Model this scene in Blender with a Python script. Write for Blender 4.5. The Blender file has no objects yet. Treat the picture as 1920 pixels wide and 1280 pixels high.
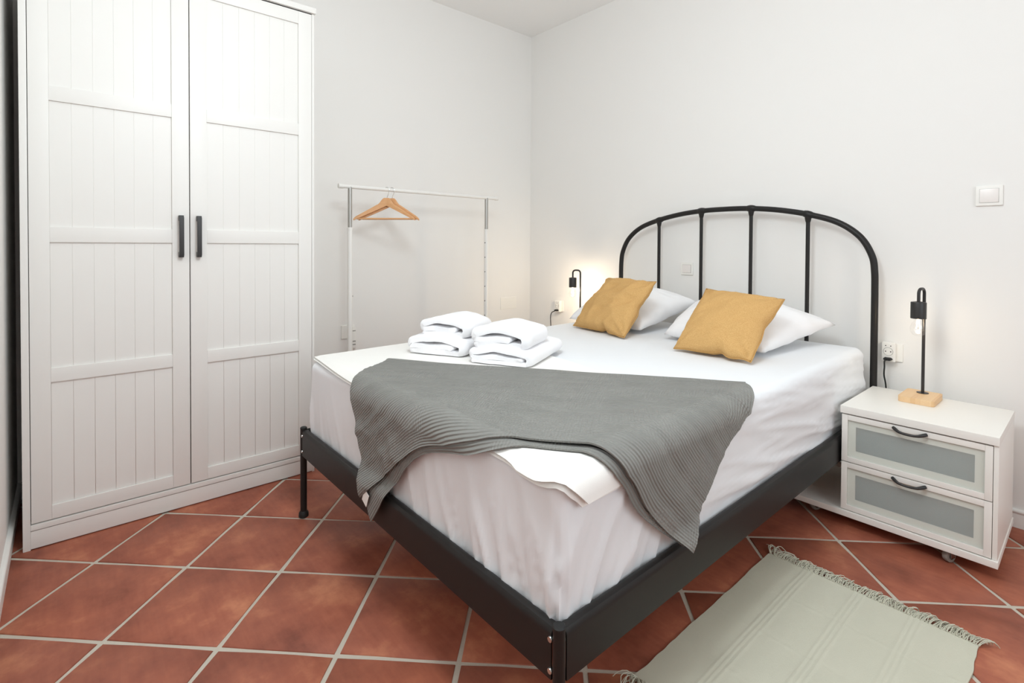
import bpy, bmesh, math, random
import numpy as np
from mathutils import Vector, Matrix, noise
random.seed(7)
S = bpy.context.scene
COL = S.collection
PI = math.pi
def R(d): return math.radians(d)

# ------------------------------------------------------------------ camera, world, lights, exposure
cam_d = bpy.data.cameras.new('camera')
cam = bpy.data.objects.new('camera', cam_d); COL.objects.link(cam)
CAM = (3.0688, -2.8580, 1.1114)
yaw, pitch, roll, F, CY = -0.8562, 0.0154, 0.0051, 963.142, 474.78
fw = Vector((math.sin(yaw)*math.cos(pitch), math.cos(yaw)*math.cos(pitch), -math.sin(pitch)))
rt = Vector((math.cos(yaw), -math.sin(yaw), 0)); up = rt.cross(fw)
r2 = rt*math.cos(roll)+up*math.sin(roll); u2 = -rt*math.sin(roll)+up*math.cos(roll)
M = Matrix((r2, u2, -fw)).transposed().to_4x4(); M.translation = Vector(CAM)
cam.matrix_world = M
cam_d.sensor_width = 36; cam_d.lens = F/1920*36; cam_d.shift_y = -(640-CY)/1920
cam_d.clip_start = 0.02
S.camera = cam

W = bpy.data.worlds.new('world'); S.world = W; W.use_nodes = True
bg = W.node_tree.nodes['Background']
bg.inputs[0].default_value = (0.86, 0.93, 1.0, 1); bg.inputs[1].default_value = 1.6

H = 2.797
def area(name, loc, rot, sx, sy, e, col=(1, 1, 1)):
    d = bpy.data.lights.new(name, 'AREA'); d.shape = 'RECTANGLE'; d.size = sx; d.size_y = sy
    d.energy = e; d.color = col
    o = bpy.data.objects.new(name, d); COL.objects.link(o); o.location = loc; o.rotation_euler = rot
    return o
def point(name, loc, r, e, col):
    d = bpy.data.lights.new(name, 'POINT'); d.shadow_soft_size = r; d.energy = e; d.color = col
    o = bpy.data.objects.new(name, d); COL.objects.link(o); o.location = loc; return o
point('overhead_fill_light', (2.32, -2.25, 2.15), .24, 56, (.86, .955, 1))  # unseen point lamp added overhead to fill the room evenly
area('window_side_fill', (4.36, -1.55, 1.45), (0, R(90), 0), 1.3, 1.7, 9, (.84, .95, 1))  # added area fill, set inside the unseen window
area('camera_side_fill', (3.0, -3.95, 2.5), (R(38), 0, 0), 1.2, 1.0, 6, (.84, .95, 1))  # added soft fill from the camera side, no fixture there
S.view_settings.view_transform = 'Standard'; S.view_settings.look = 'None'
S.view_settings.gamma = 1; S.view_settings.use_curve_mapping = False
S.view_settings.exposure = 0.0
try:
    S.cycles.use_denoising = True
    S.cycles.max_bounces = 10; S.cycles.diffuse_bounces = 6
    S.cycles.caustics_reflective = False; S.cycles.caustics_refractive = False
except Exception: pass

# ------------------------------------------------------------------ material helpers
def srgb(r, g, b):
    f = lambda c: (c/255/12.92 if c/255 <= .04045 else ((c/255+.055)/1.055)**2.4)
    return (f(r), f(g), f(b), 1)
class Mat:
    def __init__(s, name, col, rough=.6, metal=0., spec=.5):
        s.m = bpy.data.materials.new(name); s.m.use_nodes = True
        s.t = s.m.node_tree; s.n = s.t.nodes; s.p = s.n['Principled BSDF']
        s.p.inputs['Base Color'].default_value = col
        s.p.inputs['Roughness'].default_value = rough
        s.p.inputs['Metallic'].default_value = metal
        s.p.inputs['Specular IOR Level'].default_value = spec
        s.col = col
    def node(s, typ, **kw):
        nd = s.n.new(typ)
        for k, v in kw.items():
            if k in nd.inputs.keys(): nd.inputs[k].default_value = v
            else: setattr(nd, k, v)
        return nd
    def link(s, a, b): s.t.links.new(a, b)
    def coord(s, out='Object', scale=(1, 1, 1), rot=(0, 0, 0)):
        tc = s.node('ShaderNodeTexCoord'); mp = s.node('ShaderNodeMapping')
        mp.inputs['Scale'].default_value = scale; mp.inputs['Rotation'].default_value = rot
        s.link(tc.outputs[out], mp.inputs[0]); return mp.outputs[0]
    def noise(s, vec, scale, detail=3, rough=.55):
        nd = s.node('ShaderNodeTexNoise', Scale=scale, Detail=detail, Roughness=rough)
        if vec is not None: s.link(vec, nd.inputs['Vector'])
        return nd.outputs['Fac']
    def bump(s, fac, strength=.2, dist=.01):
        b = s.node('ShaderNodeBump', Strength=strength, Distance=dist); s.link(fac, b.inputs['Height'])
        prev = s.p.inputs['Normal'].links
        if prev: s.link(prev[0].from_socket, b.inputs['Normal'])
        s.link(b.outputs[0], s.p.inputs['Normal']); return s
    def ramp(s, fac, stops):
        r = s.node('ShaderNodeValToRGB'); e = r.color_ramp.elements
        while len(e) < len(stops): e.new(.5)
        for el, (p, c) in zip(e, stops): el.position = p; el.color = c
        s.link(fac, r.inputs[0]); return r.outputs[0]
    def mix(s, fac, a, b, mode='MIX'):
        m = s.node('ShaderNodeMix', data_type='RGBA', blend_type=mode)
        for sock, v in ((m.inputs[0], fac), (m.inputs[6], a), (m.inputs[7], b)):
            if hasattr(v, 'is_linked'): s.link(v, sock)
            else: sock.default_value = v
        return m.outputs[2]
    def base(s, sock): s.link(sock, s.p.inputs['Base Color']); return s

def plain(name, col, rough=.5, metal=0, bscale=None, bstr=.1, bdist=.002, spec=.5):
    m = Mat(name, col, rough, metal, spec)
    if bscale: m.bump(m.noise(m.coord(), bscale), bstr, bdist)
    return m.m

MT = {}
MT['wall'] = plain('painted_plaster', srgb(238, 236, 233), .9, spec=.2)
MT['ceiling'] = plain('ceiling_paint', srgb(246, 245, 243), .95, spec=.2)
MT['trim'] = plain('white_gloss_trim', srgb(238, 236, 232), .4)
MT['grout'] = plain('grey_grout', srgb(196, 188, 174), .95, 0, 160, .5, .003)
MT['lacquer'] = plain('white_wardrobe_lacquer', srgb(232, 230, 226), .42, 0, 30, .02, .001)
MT['cabinet'] = plain('offwhite_cabinet_lacquer', srgb(240, 237, 231), .38)
MT['black'] = plain('black_powder_coat', srgb(29, 27, 26), .45, 0, 400, .06, .0006, .35)
MT['handle'] = plain('black_handle_metal', srgb(42, 40, 40), .4)
MT['rubber'] = plain('black_rubber', srgb(22, 22, 22), .6)
MT['chrome'] = plain('brushed_steel', srgb(200, 200, 198), .25, 1)
MT['satin'] = plain('satin_grey_metal', srgb(176, 174, 170), .35, .7)
MT['whitemetal'] = plain('white_powder_coat', srgb(236, 234, 230), .4)
MT['plastic'] = plain('white_plastic', srgb(240, 238, 233), .3)
MT['rocker'] = plain('switch_rocker_plastic', srgb(234, 228, 224), .3)
MT['hole'] = plain('hole_shade_paint', srgb(20, 18, 17), .8)  # dark discs in this colour stand in for shade inside holes
MT['wheel'] = plain('grey_caster_tyre', srgb(150, 148, 142), .5)
MT['gap_shade'] = plain('gap_shade_paint', srgb(40, 38, 36), .9)  # dark colour painted in for the shade in the wardrobe gaps
MT['slat'] = plain('birch_slat', srgb(205, 180, 140), .6)
MT['glow'] = None

def fabric(name, col, weave=900, bstr=.25, cloud=0.05, rough=.95):
    m = Mat(name, col, rough, 0, .15)
    v = m.coord()
    dark = tuple(c*(1-cloud*2) for c in col[:3])+(1,)
    m.base(m.mix(m.noise(v, 9, 4), col, dark))
    m.bump(m.noise(v, weave, 2), bstr, .0008)
    m.p.inputs['Sheen Weight'].default_value = .15
    return m
MT['sheet'] = fabric('white_cotton_sheet', srgb(244, 243, 244), 700, .12, .01).bump
MT['sheet'] = None
ms = fabric('white_cotton_sheet', srgb(237, 239, 242), 700, .08, .01)
rn_ = ms.node('ShaderNodeTexNoise', noise_type='RIDGED_MULTIFRACTAL', Scale=7.5, Detail=3, Roughness=.45)
ms.link(ms.coord('Object', (1, 1, .30), (.0, .35, .25)), rn_.inputs['Vector'])
ge = ms.node('ShaderNodeNewGeometry'); sz = ms.node('ShaderNodeSeparateXYZ'); ms.link(ge.outputs['True Normal'], sz.inputs[0])
ab = ms.node('ShaderNodeMath', operation='ABSOLUTE'); ms.link(sz.outputs[2], ab.inputs[0])
sb = ms.node('ShaderNodeMath', operation='SUBTRACT', use_clamp=True); sb.inputs[0].default_value = .8; ms.link(ab.outputs[0], sb.inputs[1])
mu = ms.node('ShaderNodeMath', operation='MULTIPLY'); ms.link(rn_.outputs['Fac'], mu.inputs[0]); ms.link(sb.outputs[0], mu.inputs[1])
ms.bump(mu.outputs[0], .55, .010); MT['sheet'] = ms.m
mp_ = fabric('white_pillowcase', srgb(246, 245, 246), 700, .08, .005)
mp_.bump(mp_.noise(mp_.coord(), 11, 3), .25, .006); MT['pillow'] = mp_.m
mb = fabric('ivory_bedspread', srgb(243, 241, 237), 600, .2, .006); MT['spread'] = mb.m
mt = fabric('white_terry_towel', srgb(247, 246, 248), 420, .8, .01); mt.bump(mt.noise(mt.coord(), 60, 3), .3, .004); MT['towel'] = mt.m

# mustard cushion: linen weave with flecks
m = Mat('mustard_linen', srgb(214, 166, 88), .95, 0, .1)
v = m.coord()
fl = m.noise(v, 420, 3, .7)
c1 = m.ramp(fl, [(.32, srgb(192, 148, 92)), (.55, srgb(212, 170, 112)), (.75, srgb(222, 186, 132))])
m.base(c1); m.bump(fl, .5, .001); m.bump(m.noise(v, 14, 3), .3, .006); MT['mustard'] = m.m
MT['mustard_seam'] = plain('mustard_piping', srgb(188, 146, 88), .95, 0, 500, .4, .001)

# grey crinkle throw : ribs follow the cloth's own length (uv in metres)
m = Mat('grey_crinkled_cotton', srgb(126, 124, 120), .95, 0, .1)
uv = m.node('ShaderNodeTexCoord').outputs['UV']
def uvmap(sx, sy, rot=0):
    mp = m.node('ShaderNodeMapping'); mp.inputs['Scale'].default_value = (sx, sy, 1); mp.inputs['Rotation'].default_value = (0, 0, rot)
    m.link(uv, mp.inputs[0]); return mp.outputs[0]
w1 = m.node('ShaderNodeTexWave', wave_type='BANDS', bands_direction='Y'); w1.inputs['Scale'].default_value = 40
w1.inputs['Distortion'].default_value = 1.6; w1.inputs['Detail'].default_value = 2; w1.inputs['Detail Scale'].default_value = .6
m.link(uvmap(.6, 1), w1.inputs['Vector'])
w2 = m.node('ShaderNodeTexWave', wave_type='BANDS', bands_direction='X'); w2.inputs['Scale'].default_value = 40
w2.inputs['Distortion'].default_value = 1.0; m.link(uvmap(1, 1), w2.inputs['Vector'])
# waffle areas fade in and out over the cloth
msk = m.ramp(m.noise(uvmap(1, 1), 4.2, 2), [(.46, (0, 0, 0, 1)), (.56, (1, 1, 1, 1))])
hh = m.mix(msk, w1.outputs['Fac'], m.mix(.5, w1.outputs['Fac'], w2.outputs['Fac']))
fine = m.noise(uvmap(1, 1), 500, 2)
m.base(m.mix(m.noise(uvmap(1, 3), 6, 4), srgb(150, 149, 144), srgb(128, 127, 123)))
m.bump(hh, .7, .006); m.bump(fine, .35, .001); m.p.inputs['Sheen Weight'].default_value = .1
MT['throw'] = m.m

# terracotta tile: every tile its own tone, cloudy firing marks, fine scratches
m = Mat('terracotta_tile', srgb(160, 86, 62), .5, 0, .35)
v = m.coord('Object'); oi = m.node('ShaderNodeObjectInfo')
vadd = m.node('ShaderNodeVectorMath', operation='ADD'); 
sc = m.node('ShaderNodeVectorMath', operation='SCALE'); sc.inputs[0].default_value = (17, 31, 5); m.link(oi.outputs['Random'], sc.inputs['Scale'])
m.link(v, vadd.inputs[0]); m.link(sc.outputs[0], vadd.inputs[1]); vv = vadd.outputs[0]
cl = m.noise(vv, 4.6, 5, .62)
c = m.ramp(cl, [(.30, srgb(104, 56, 44)), (.44, srgb(148, 84, 66)), (.56, srgb(170, 100, 77)), (.70, srgb(212, 142, 106))])
mp = m.node('ShaderNodeMapping'); mp.inputs['Scale'].default_value = (4, 30, 4); mp.inputs['Rotation'].default_value = (0, 0, .5); m.link(vv, mp.inputs[0])
c = m.mix(.12, c, m.ramp(m.noise(mp.outputs[0], 2.2, 4), [(.35, srgb(118, 64, 50)), (.65, srgb(196, 128, 98))]))
c = m.mix(.32, c, m.ramp(oi.outputs['Random'], [(0, srgb(136, 74, 58)), (.35, srgb(168, 92, 68)), (.7, srgb(150, 84, 66)), (1, srgb(182, 106, 78))]))
spk = m.ramp(m.noise(vv, 75, 3, .7), [(.70, (0, 0, 0, 1)), (.78, (1, 1, 1, 1))])
sm = m.node('ShaderNodeMath', operation='MULTIPLY'); sm.inputs[1].default_value = .18; m.link(spk, sm.inputs[0])
c = m.mix(sm.outputs[0], c, srgb(205, 160, 135))
m.base(c); m.bump(m.noise(vv, 40, 4), .12, .004); m.bump(cl, .1, .006)
MT['tile'] = m.m

# wood : hanger and lamp base (butcher-block strips)
m = Mat('beech_wood', srgb(214, 158, 106), .4)
v = m.coord('Object', (4, 40, 40)); m.base(m.mix(m.noise(v, 2, 4), srgb(230, 182, 134), srgb(206, 148, 98))); MT['wood'] = m.m
m = Mat('bamboo_block', srgb(226, 186, 138), .5)
v = m.coord('Object', (1, 1, 1))
sx = m.node('ShaderNodeSeparateXYZ'); m.link(v, sx.inputs[0])
sn = m.node('ShaderNodeMath', operation='SNAP'); sn.inputs[1].default_value = .0165; m.link(sx.outputs[0], sn.inputs[0])
wn = m.node('ShaderNodeTexWhiteNoise', noise_dimensions='1D'); m.link(sn.outputs[0], wn.inputs['W'])
c = m.ramp(wn.outputs['Value'], [(0, srgb(216, 170, 120)), (.5, srgb(230, 192, 146)), (1, srgb(238, 206, 164))])
c = m.mix(.25, c, m.mix(m.noise(m.coord('Object', (60, 4, 60)), 3, 3), srgb(206, 156, 106), srgb(240, 210, 168)))
m.base(c); MT['block'] = m.m

# rug
m = Mat('sage_flatweave', srgb(190, 188, 166), .98, 0, .05)
v = m.coord(); rn = m.noise(m.coord('Object', (260, 900, 1)), 1, 2)
m.base(m.mix(m.noise(v, 5, 4), srgb(208, 205, 188), srgb(197, 195, 178))); m.bump(rn, .5, .0015)
m.bump(m.noise(v, 320, 2), .4, .001); MT['rug'] = m.m

# frosted drawer glass
m = Mat('frosted_glass', srgb(236, 239, 233), .3, 0, .4)
m.p.inputs['Alpha'].default_value = .22; MT['frost'] = m.m
MT['glassrim'] = plain('pale_green_glass_backing', srgb(230, 231, 222), .6)
MT['drawer_in'] = plain('blue_grey_drawer_inside', srgb(108, 128, 130), .7)

# clear bulb : a thin shell, clear with a fresnel sheen
mg = bpy.data.materials.new('clear_bulb_glass'); mg.use_nodes = True
t = mg.node_tree; t.nodes.clear()
o_ = t.nodes.new('ShaderNodeOutputMaterial'); mx = t.nodes.new('ShaderNodeMixShader')
tr = t.nodes.new('ShaderNodeBsdfTransparent'); gl = t.nodes.new('ShaderNodeBsdfGlossy'); gl.inputs['Roughness'].default_value = .05
mx.inputs[0].default_value = .07; t.links.new(tr.outputs[0], mx.inputs[1]); t.links.new(gl.outputs[0], mx.inputs[2])
t.links.new(mx.outputs[0], o_.inputs[0]); MT['bulb'] = mg
def emit(name, col, e):
    m = bpy.data.materials.new(name); m.use_nodes = True; p = m.node_tree.nodes['Principled BSDF']
    p.inputs['Emission Color'].default_value = col; p.inputs['Emission Strength'].default_value = e; return m
MT['filament'] = emit('glowing_filament', (1, .78, .5, 1), 60)

# ------------------------------------------------------------------ geometry helpers
WL = {}   # world location of each object by name
def wloc(o): return Vector((0, 0, 0)) if o is None else WL[o.name]
def obj(name, bm, mat, parent=None, origin=None, bevel=0, seg=2, smooth=True, angle=40, weld=False):
    if weld: bmesh.ops.remove_doubles(bm, verts=bm.verts, dist=1e-5)
    if bevel:
        bmesh.ops.bevel(bm, geom=[e for e in bm.edges if len(e.link_faces) == 2 and e.calc_face_angle(0) > .5], offset=bevel, segments=seg, profile=.7, affect='EDGES', clamp_overlap=True)
    bmesh.ops.recalc_face_normals(bm, faces=bm.faces)
    if origin is None:
        xs = [v.co for v in bm.verts]
        mn = Vector((min(c.x for c in xs), min(c.y for c in xs), min(c.z for c in xs)))
        mxx = Vector((max(c.x for c in xs), max(c.y for c in xs), max(c.z for c in xs)))
        origin = Vector(((mn.x+mxx.x)/2, (mn.y+mxx.y)/2, mn.z))
    origin = Vector(origin)
    for v in bm.verts: v.co -= origin
    me = bpy.data.meshes.new(name); bm.to_mesh(me); bm.free()
    if smooth:
        me.shade_smooth(); me.set_sharp_from_angle(angle=R(angle))
    me.materials.append(mat)
    o = bpy.data.objects.new(name, me); COL.objects.link(o)
    WL[o.name] = origin
    if parent is not None: o.parent = parent
    o.location = origin-wloc(parent)
    return o
def tag(o, label, cat, group=None):
    o['label'] = label; o['category'] = cat
    if group: o['group'] = group
    return o
def thing(name, loc, label, cat, group=None):
    o = bpy.data.objects.new(name, None); o.empty_display_size = .05; COL.objects.link(o); o.location = loc
    WL[o.name] = Vector(loc); return tag(o, label, cat, group)
def struct(name, bm, mat, parent=None, **k):
    o = obj(name, bm, mat, parent, **k); o['kind'] = 'structure'; return o
def dup(root, loc, label, rotz=None, group=None):
    c = root.copy(); COL.objects.link(c); c.location = loc; c['label'] = label
    if rotz is not None: c.rotation_euler = (0, 0, rotz)
    if group: c['group'] = group
    WL[c.name] = Vector(loc)
    for ch in root.children:
        d = ch.copy(); COL.objects.link(d); d.parent = c
        for g in ch.children:
            e = g.copy(); COL.objects.link(e); e.parent = d
    return c
def B(): return bmesh.new()
def box(bm, x0, x1, y0, y1, z0, z1, mat=None):
    r = bmesh.ops.create_cube(bm, size=1)
    for v in r['verts']:
        v.co = Vector(((x0+x1)/2+v.co.x*(x1-x0), (y0+y1)/2+v.co.y*(y1-y0), (z0+z1)/2+v.co.z*(z1-z0)))
        if mat is not None: v.co = mat @ v.co
    return bm
def tube(bm, pts, r, n=14, caps=True):
    pts = [Vector(p) for p in pts]; rings = []
    tang = []
    for i in range(len(pts)):
        a = pts[max(i-1, 0)]; b = pts[min(i+1, len(pts)-1)]; tang.append((b-a).normalized())
    ref = Vector((0, 0, 1)) if abs(tang[0].z) < .9 else Vector((1, 0, 0))
    nrm = tang[0].cross(ref).normalized()
    for i, p in enumerate(pts):
        t = tang[i]; nrm = (nrm-t*nrm.dot(t)).normalized(); bi = t.cross(nrm)
        rr = r[i] if isinstance(r, (list, tuple)) else r
        rings.append([bm.verts.new(p+(nrm*math.cos(2*PI*k/n)+bi*math.sin(2*PI*k/n))*rr) for k in range(n)])
    for a, b in zip(rings, rings[1:]):
        for k in range(n): bm.faces.new((a[k], a[(k+1) % n], b[(k+1) % n], b[k]))
    if caps: bm.faces.new(rings[0][::-1]); bm.faces.new(rings[-1])
    return bm
def lathe(bm, prof, c=(0, 0, 0), n=24, axis='z', mat=None):
    rings = []
    for r, z in prof:
        ring = []
        for k in range(n):
            a = 2*PI*k/n; p = Vector((r*math.cos(a), r*math.sin(a), z))
            if axis == 'y': p = Vector((p.x, p.z, p.y))
            if axis == 'x': p = Vector((p.z, p.x, p.y))
            if mat is not None: p = mat @ p
            ring.append(bm.verts.new(p+Vector(c)))
        rings.append(ring)
    for a, b in zip(rings, rings[1:]):
        for k in range(n): bm.faces.new((a[k], a[(k+1) % n], b[(k+1) % n], b[k]))
    bm.faces.new(rings[0][::-1]); bm.faces.new(rings[-1])
    return bm
def prism(bm, poly, f0, f1):
    """closed polygon swept between two maps of 2D -> 3D"""
    a = [bm.verts.new(f0(*p)) for p in poly]; b = [bm.verts.new(f1(*p)) for p in poly]
    n = len(poly)
    for k in range(n): bm.faces.new((a[k], a[(k+1) % n], b[(k+1) % n], b[k]))
    bm.faces.new(a[::-1]); bm.faces.new(b); return bm
def arc(c, r, a0, a1, n, u=(1, 0, 0), v=(0, 0, 1)):
    c, u, v = Vector(c), Vector(u), Vector(v)
    return [c+u*r*math.cos(R(a0+(a1-a0)*i/n))+v*r*math.sin(R(a0+(a1-a0)*i/n)) for i in range(n+1)]
def smoothpath(P, n=8):
    """Catmull-Rom through points"""
    P = [Vector(p) for p in P]; Q = [P[0]*2-P[1]]+P+[P[-1]*2-P[-2]]; out = []
    for i in range(1, len(Q)-2):
        p0, p1, p2, p3 = Q[i-1:i+3]
        for k in range(n):
            t = k/n
            out.append(.5*((2*p1)+(p2-p0)*t+(2*p0-5*p1+4*p2-p3)*t*t+(3*p1-p0-3*p2+p3)*t**3))
    out.append(P[-1]); return out
def nz(x, y, z): return noise.noise(Vector((x, y, z)))

# ------------------------------------------------------------------ room shell
YL = -3.024; XF = 4.4; YB = -4.6; XE = 1.35; T = .12
struct('wall_back', box(B(), -T, 0, YL-T, T, -.05, H), MT['wall'])
struct('wall_right', box(B(), 0, XF+T, 0, T, -.05, H), MT['wall'])
struct('wall_left', box(B(), 0, XE, YL-T, YL, -.05, H), MT['wall'])
struct('wall_added_alcove', box(B(), XE-T, XE, YB-T, YL-T, -.05, H), MT['wall'])  # unseen alcove, shaped to leave room for softer frontal light
struct('wall_rear', box(B(), XE, XF+T, YB-T, YB, -.05, H), MT['wall'])
bm = B()   # wall with an added, unseen window opening, y -2.4..-0.7, z .8..2.1
box(bm, XF, XF+T, YB, -2.4, -.05, H); box(bm, XF, XF+T, -.7, 0, -.05, H)
box(bm, XF, XF+T, -2.4, -.7, -.05, .8); box(bm, XF, XF+T, -2.4, -.7, 2.1, H)
struct('wall_front', bm, MT['wall'])
bm = B()
for a in ((-2.4, -2.34, .8, 2.1), (-.76, -.7, .8, 2.1), (-1.58, -1.52, .86, 2.04), (-2.34, -.76, .8, .86), (-2.34, -.76, 2.04, 2.1)):
    box(bm, XF+.03, XF+.08, a[0], a[1], a[2], a[3])
struct('added_window_1', bm, MT['trim'], bevel=.004)  # unseen window, added as a way in for light
struct('ceiling', box(B(), -T, XF+T, YB-T, T, H, H+.1), MT['ceiling'])
floor = struct('floor', box(B(), -T, XF+T, YB-T, T, -.05, -.0035), MT['grout'])
def skirting(name, f0, f1):
    prof = [(0, 0), (.012, 0), (.012, .046), (.0105, .054), (.0105, .057), (.014, .060), (.015, .066), (.012, .071), (.006, .073), (0, .073)]
    bm = B(); prism(bm, prof, f0, f1); return struct(name, bm, MT['trim'], angle=60)
skirting('baseboard_right', lambda d, z: Vector((0.016, -d, z)), lambda d, z: Vector((XF, -d, z)))
skirting('baseboard_back', lambda d, z: Vector((d, YL, z)), lambda d, z: Vector((d, 0, z)))
skirting('baseboard_left', lambda d, z: Vector((0.016, YL+d, z)), lambda d, z: Vector((XE, YL+d, z)))

# floor tiles, laid diagonally, one object each
TH, TX, TY, TP = 0.791, 0.5404, -2.5562, 0.3347
ct, st = math.cos(TH), math.sin(TH)
def clip(poly, f):
    out = []
    for i in range(len(poly)):
        a, b = poly[i], poly[(i+1) % len(poly)]; fa, fb = f(a), f(b)
        if fa >= 0: out.append(a)
        if fa*fb < 0:
            t = fa/(fa-fb); out.append((a[0]+(b[0]-a[0])*t, a[1]+(b[1]-a[1])*t))
    return out
g = .0068
for i in range(-14, 18):
    for j in range(-14, 18):
        sq = [(i*TP+g, -j*TP-TP+g), (i*TP+TP-g, -j*TP-TP+g), (i*TP+TP-g, -j*TP-g), (i*TP+g, -j*TP-g)]
        # edges a little uneven: mid points pushed
        q = []
        for k in range(4):
            a, b = sq[k], sq[(k+1) % 4]
            q.append((a[0]+random.uniform(-.0012, .0012), a[1]+random.uniform(-.0012, .0012)))
            for t in (.33, .67):
                q.append((a[0]+(b[0]-a[0])*t+random.uniform(-.0011, .0011), a[1]+(b[1]-a[1])*t+random.uniform(-.0011, .0011)))
        poly = [(TX+a*ct-b*st, TY+a*st+b*ct) for a, b in q]
        cx = sum(p[0] for p in poly)/len(poly); cy = sum(p[1] for p in poly)/len(poly)
        ylow = YL if cx < XE else -4.2
        for f in (lambda p: p[0]-.002, lambda p: XF-.002-p[0], lambda p: -.002-p[1], lambda p: p[1]-ylow-.002):
            poly = clip(poly, f) if len(poly) > 2 else []
        if len(poly) < 3: continue
        ar = abs(sum(poly[k][0]*poly[(k+1) % len(poly)][1]-poly[(k+1) % len(poly)][0]*poly[k][1] for k in range(len(poly))))/2
        if ar < .002: continue
        bm = B(); prism(bm, poly, lambda x, y: Vector((x, y, -.008)), lambda x, y: Vector((x, y, 0)))
        top = [e for e in bm.edges if all(v.co.z > -.001 for v in e.verts)]
        bmesh.ops.bevel(bm, geom=top, offset=.0025, segments=1, affect='EDGES', clamp_overlap=True)
        obj('tile', bm, MT['tile'], floor, angle=60)

# ------------------------------------------------------------------ wardrobe
wx, wl, wr = .545, -2.983, -1.945
ward = thing('wardrobe', (.27, -2.464, 0), 'tall white two-door wardrobe with plank-panelled doors in the corner', 'wardrobe')
ML = MT['lacquer']
obj('side_panel', box(B(), .02, wx, wl, wl+.021, 0, 2.222), ML, ward, bevel=.0015)
obj('side_panel', box(B(), .02, wx, wr-.011, wr, 0, 2.222), ML, ward, bevel=.0015)
obj('back_panel', box(B(), .016, .02, wl, wr, .02, 2.222), ML, ward)
obj('bottom_shelf', box(B(), .02, .52, wl+.021, wr-.011, .074, .092), ML, ward)
bm = B(); box(bm, .02, wx-.003, wl+.021, wr-.011, 2.2215, 2.2225)
obj('top_gap_shade', bm, MT['gap_shade'], ward)  # thin dark sheet in place of the shade under the cornice
obj('cornice', box(B(), .016, wx+.012, wl-.006, wr+.006, 2.224, 2.25), ML, ward, bevel=.003)
obj('plinth', box(B(), .5, wx-.001, wl+.021, wr-.011, .004, .068), ML, ward, bevel=.0015)
obj('plinth_ledge', box(B(), .5, wx+.002, wl+.021, wr-.011, .0705, .091), ML, ward, bevel=.003)
def wdoor(y0, y1, p0, p1, hy, hinge):
    z0, z1, pb, pt = .0955, 2.2185, .146, 2.16
    bm = B(); x0, x1 = wx-.021, wx
    box(bm, x0, x1, y0, p0, z0, z1); box(bm, x0, x1, p1, y1, z0, z1)
    d = obj('door', bm, ML, ward, bevel=.0014)
    obj('door_rail', box(B(), x0, x1-.0003, p0, p1, pt, z1), ML, d, bevel=.0014)
    obj('door_rail', box(B(), x0, x1-.0003, p0, p1, z0, pb), ML, d, bevel=.0014)
    for a, b in ((1.632, 1.686), (1.1145, 1.171), (.6005, .652)):
        obj('door_rail', box(B(), x1-.0155, x1-.0008, p0, p1, a, b), ML, d, bevel=.0014)
    n = 6; w = (p1-p0)/n
    for k in range(n):
        obj('plank', box(B(), x1-.018, x1-.0085, p0+k*w, p0+(k+1)*w, pb, pt), ML, d, bevel=.0009, seg=1)
    bm = B(); hw = .0085
    box(bm, wx+.019, wx+.029, hy-hw, hy+hw, 1.062, 1.222)
    box(bm, wx, wx+.024, hy-hw, hy+hw, 1.207, 1.229); box(bm, wx, wx+.024, hy-hw, hy+hw, 1.055, 1.077)
    obj('handle', bm, MT['handle'], d, bevel=.0018)
wdoor(-2.960, -2.4665, -2.904, -2.5275, -2.4975, -1)
wdoor(-2.463, -1.9575, -2.4015, -2.0185, -2.4335, 1)
obj('door_gap_shade', box(B(), .515, .522, -2.968, -1.953, .0955, 2.2185), MT['gap_shade'], ward)  # dark sheet behind the doors, standing in for gap shade

# ------------------------------------------------------------------ clothes rack
rx, rl, rr_ = .27, -1.645, -.666
rack = thing('clothes_rack', (rx, (rl+rr_)/2, 0), 'white metal clothes rack with grey telescopic uprights against the back wall', 'rack')
WM = MT['whitemetal']
for yy, zj in ((rl, 1.203), (rr_, 1.217)):
    lo = obj('lower_upright', tube(B(), [(rx, yy, .03), (rx, yy, zj)], .0142, 20), WM, rack)
    obj('collar', lathe(B(), [(.0158, zj-.008), (.0158, zj+.004), (.0125, zj+.006)], (rx, yy, 0)), WM, lo)
    obj('upper_upright', tube(B(), [(rx, yy, zj), (rx, yy, 1.438)], .0118, 20), MT['satin'], rack, )
    obj('foot_bar', tube(B(), [(rx-.23, yy, .018), (rx+.23, yy, .018)], .0125, 16), WM, rack)
    for dx in (-.22, .22):
        obj('foot_cap', lathe(B(), [(.0145, -.011), (.0155, 0), (.0145, .011)], (rx+dx, yy, .0165), axis='x'), WM, rack)
obj('bottom_bar', tube(B(), [(rx, rl, .10), (rx, rr_, .10)], .009, 14), WM, rack)
rail = obj('hanging_rail', tube(B(), [(rx, -1.700, 1.439), (rx, -.585, 1.439)], .0115, 20), WM, rack)
obj('end_cap', lathe(B(), [(.0125, 0), (.0138, .004), (.0138, .026), (.0118, .03)], (rx, -1.712, 1.439), axis='y'), WM, rail)
obj('end_cap', lathe(B(), [(.0118, 0), (.0138, .004), (.0138, .02), (.0125, .026)], (rx, -.592, 1.439), axis='y'), WM, rail)
hd = Vector((.45, -.9, 0)).normalized()
for k in range(6):
    z = 1.129-k*.1
    obj('adjustment_hole', lathe(B(), [(.0034, -.001), (.0034, .001)], (rx+.0040, rr_-.0137, z), 12, 'y', Matrix.Rotation(R(12), 3, 'Z')), MT['hole'], rack)
obj('adjustment_hole', lathe(B(), [(.0034, -.001), (.0034, .001)], (rx+.004, rl+.0137, .819), 12, 'y'), MT['hole'], rack)

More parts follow.
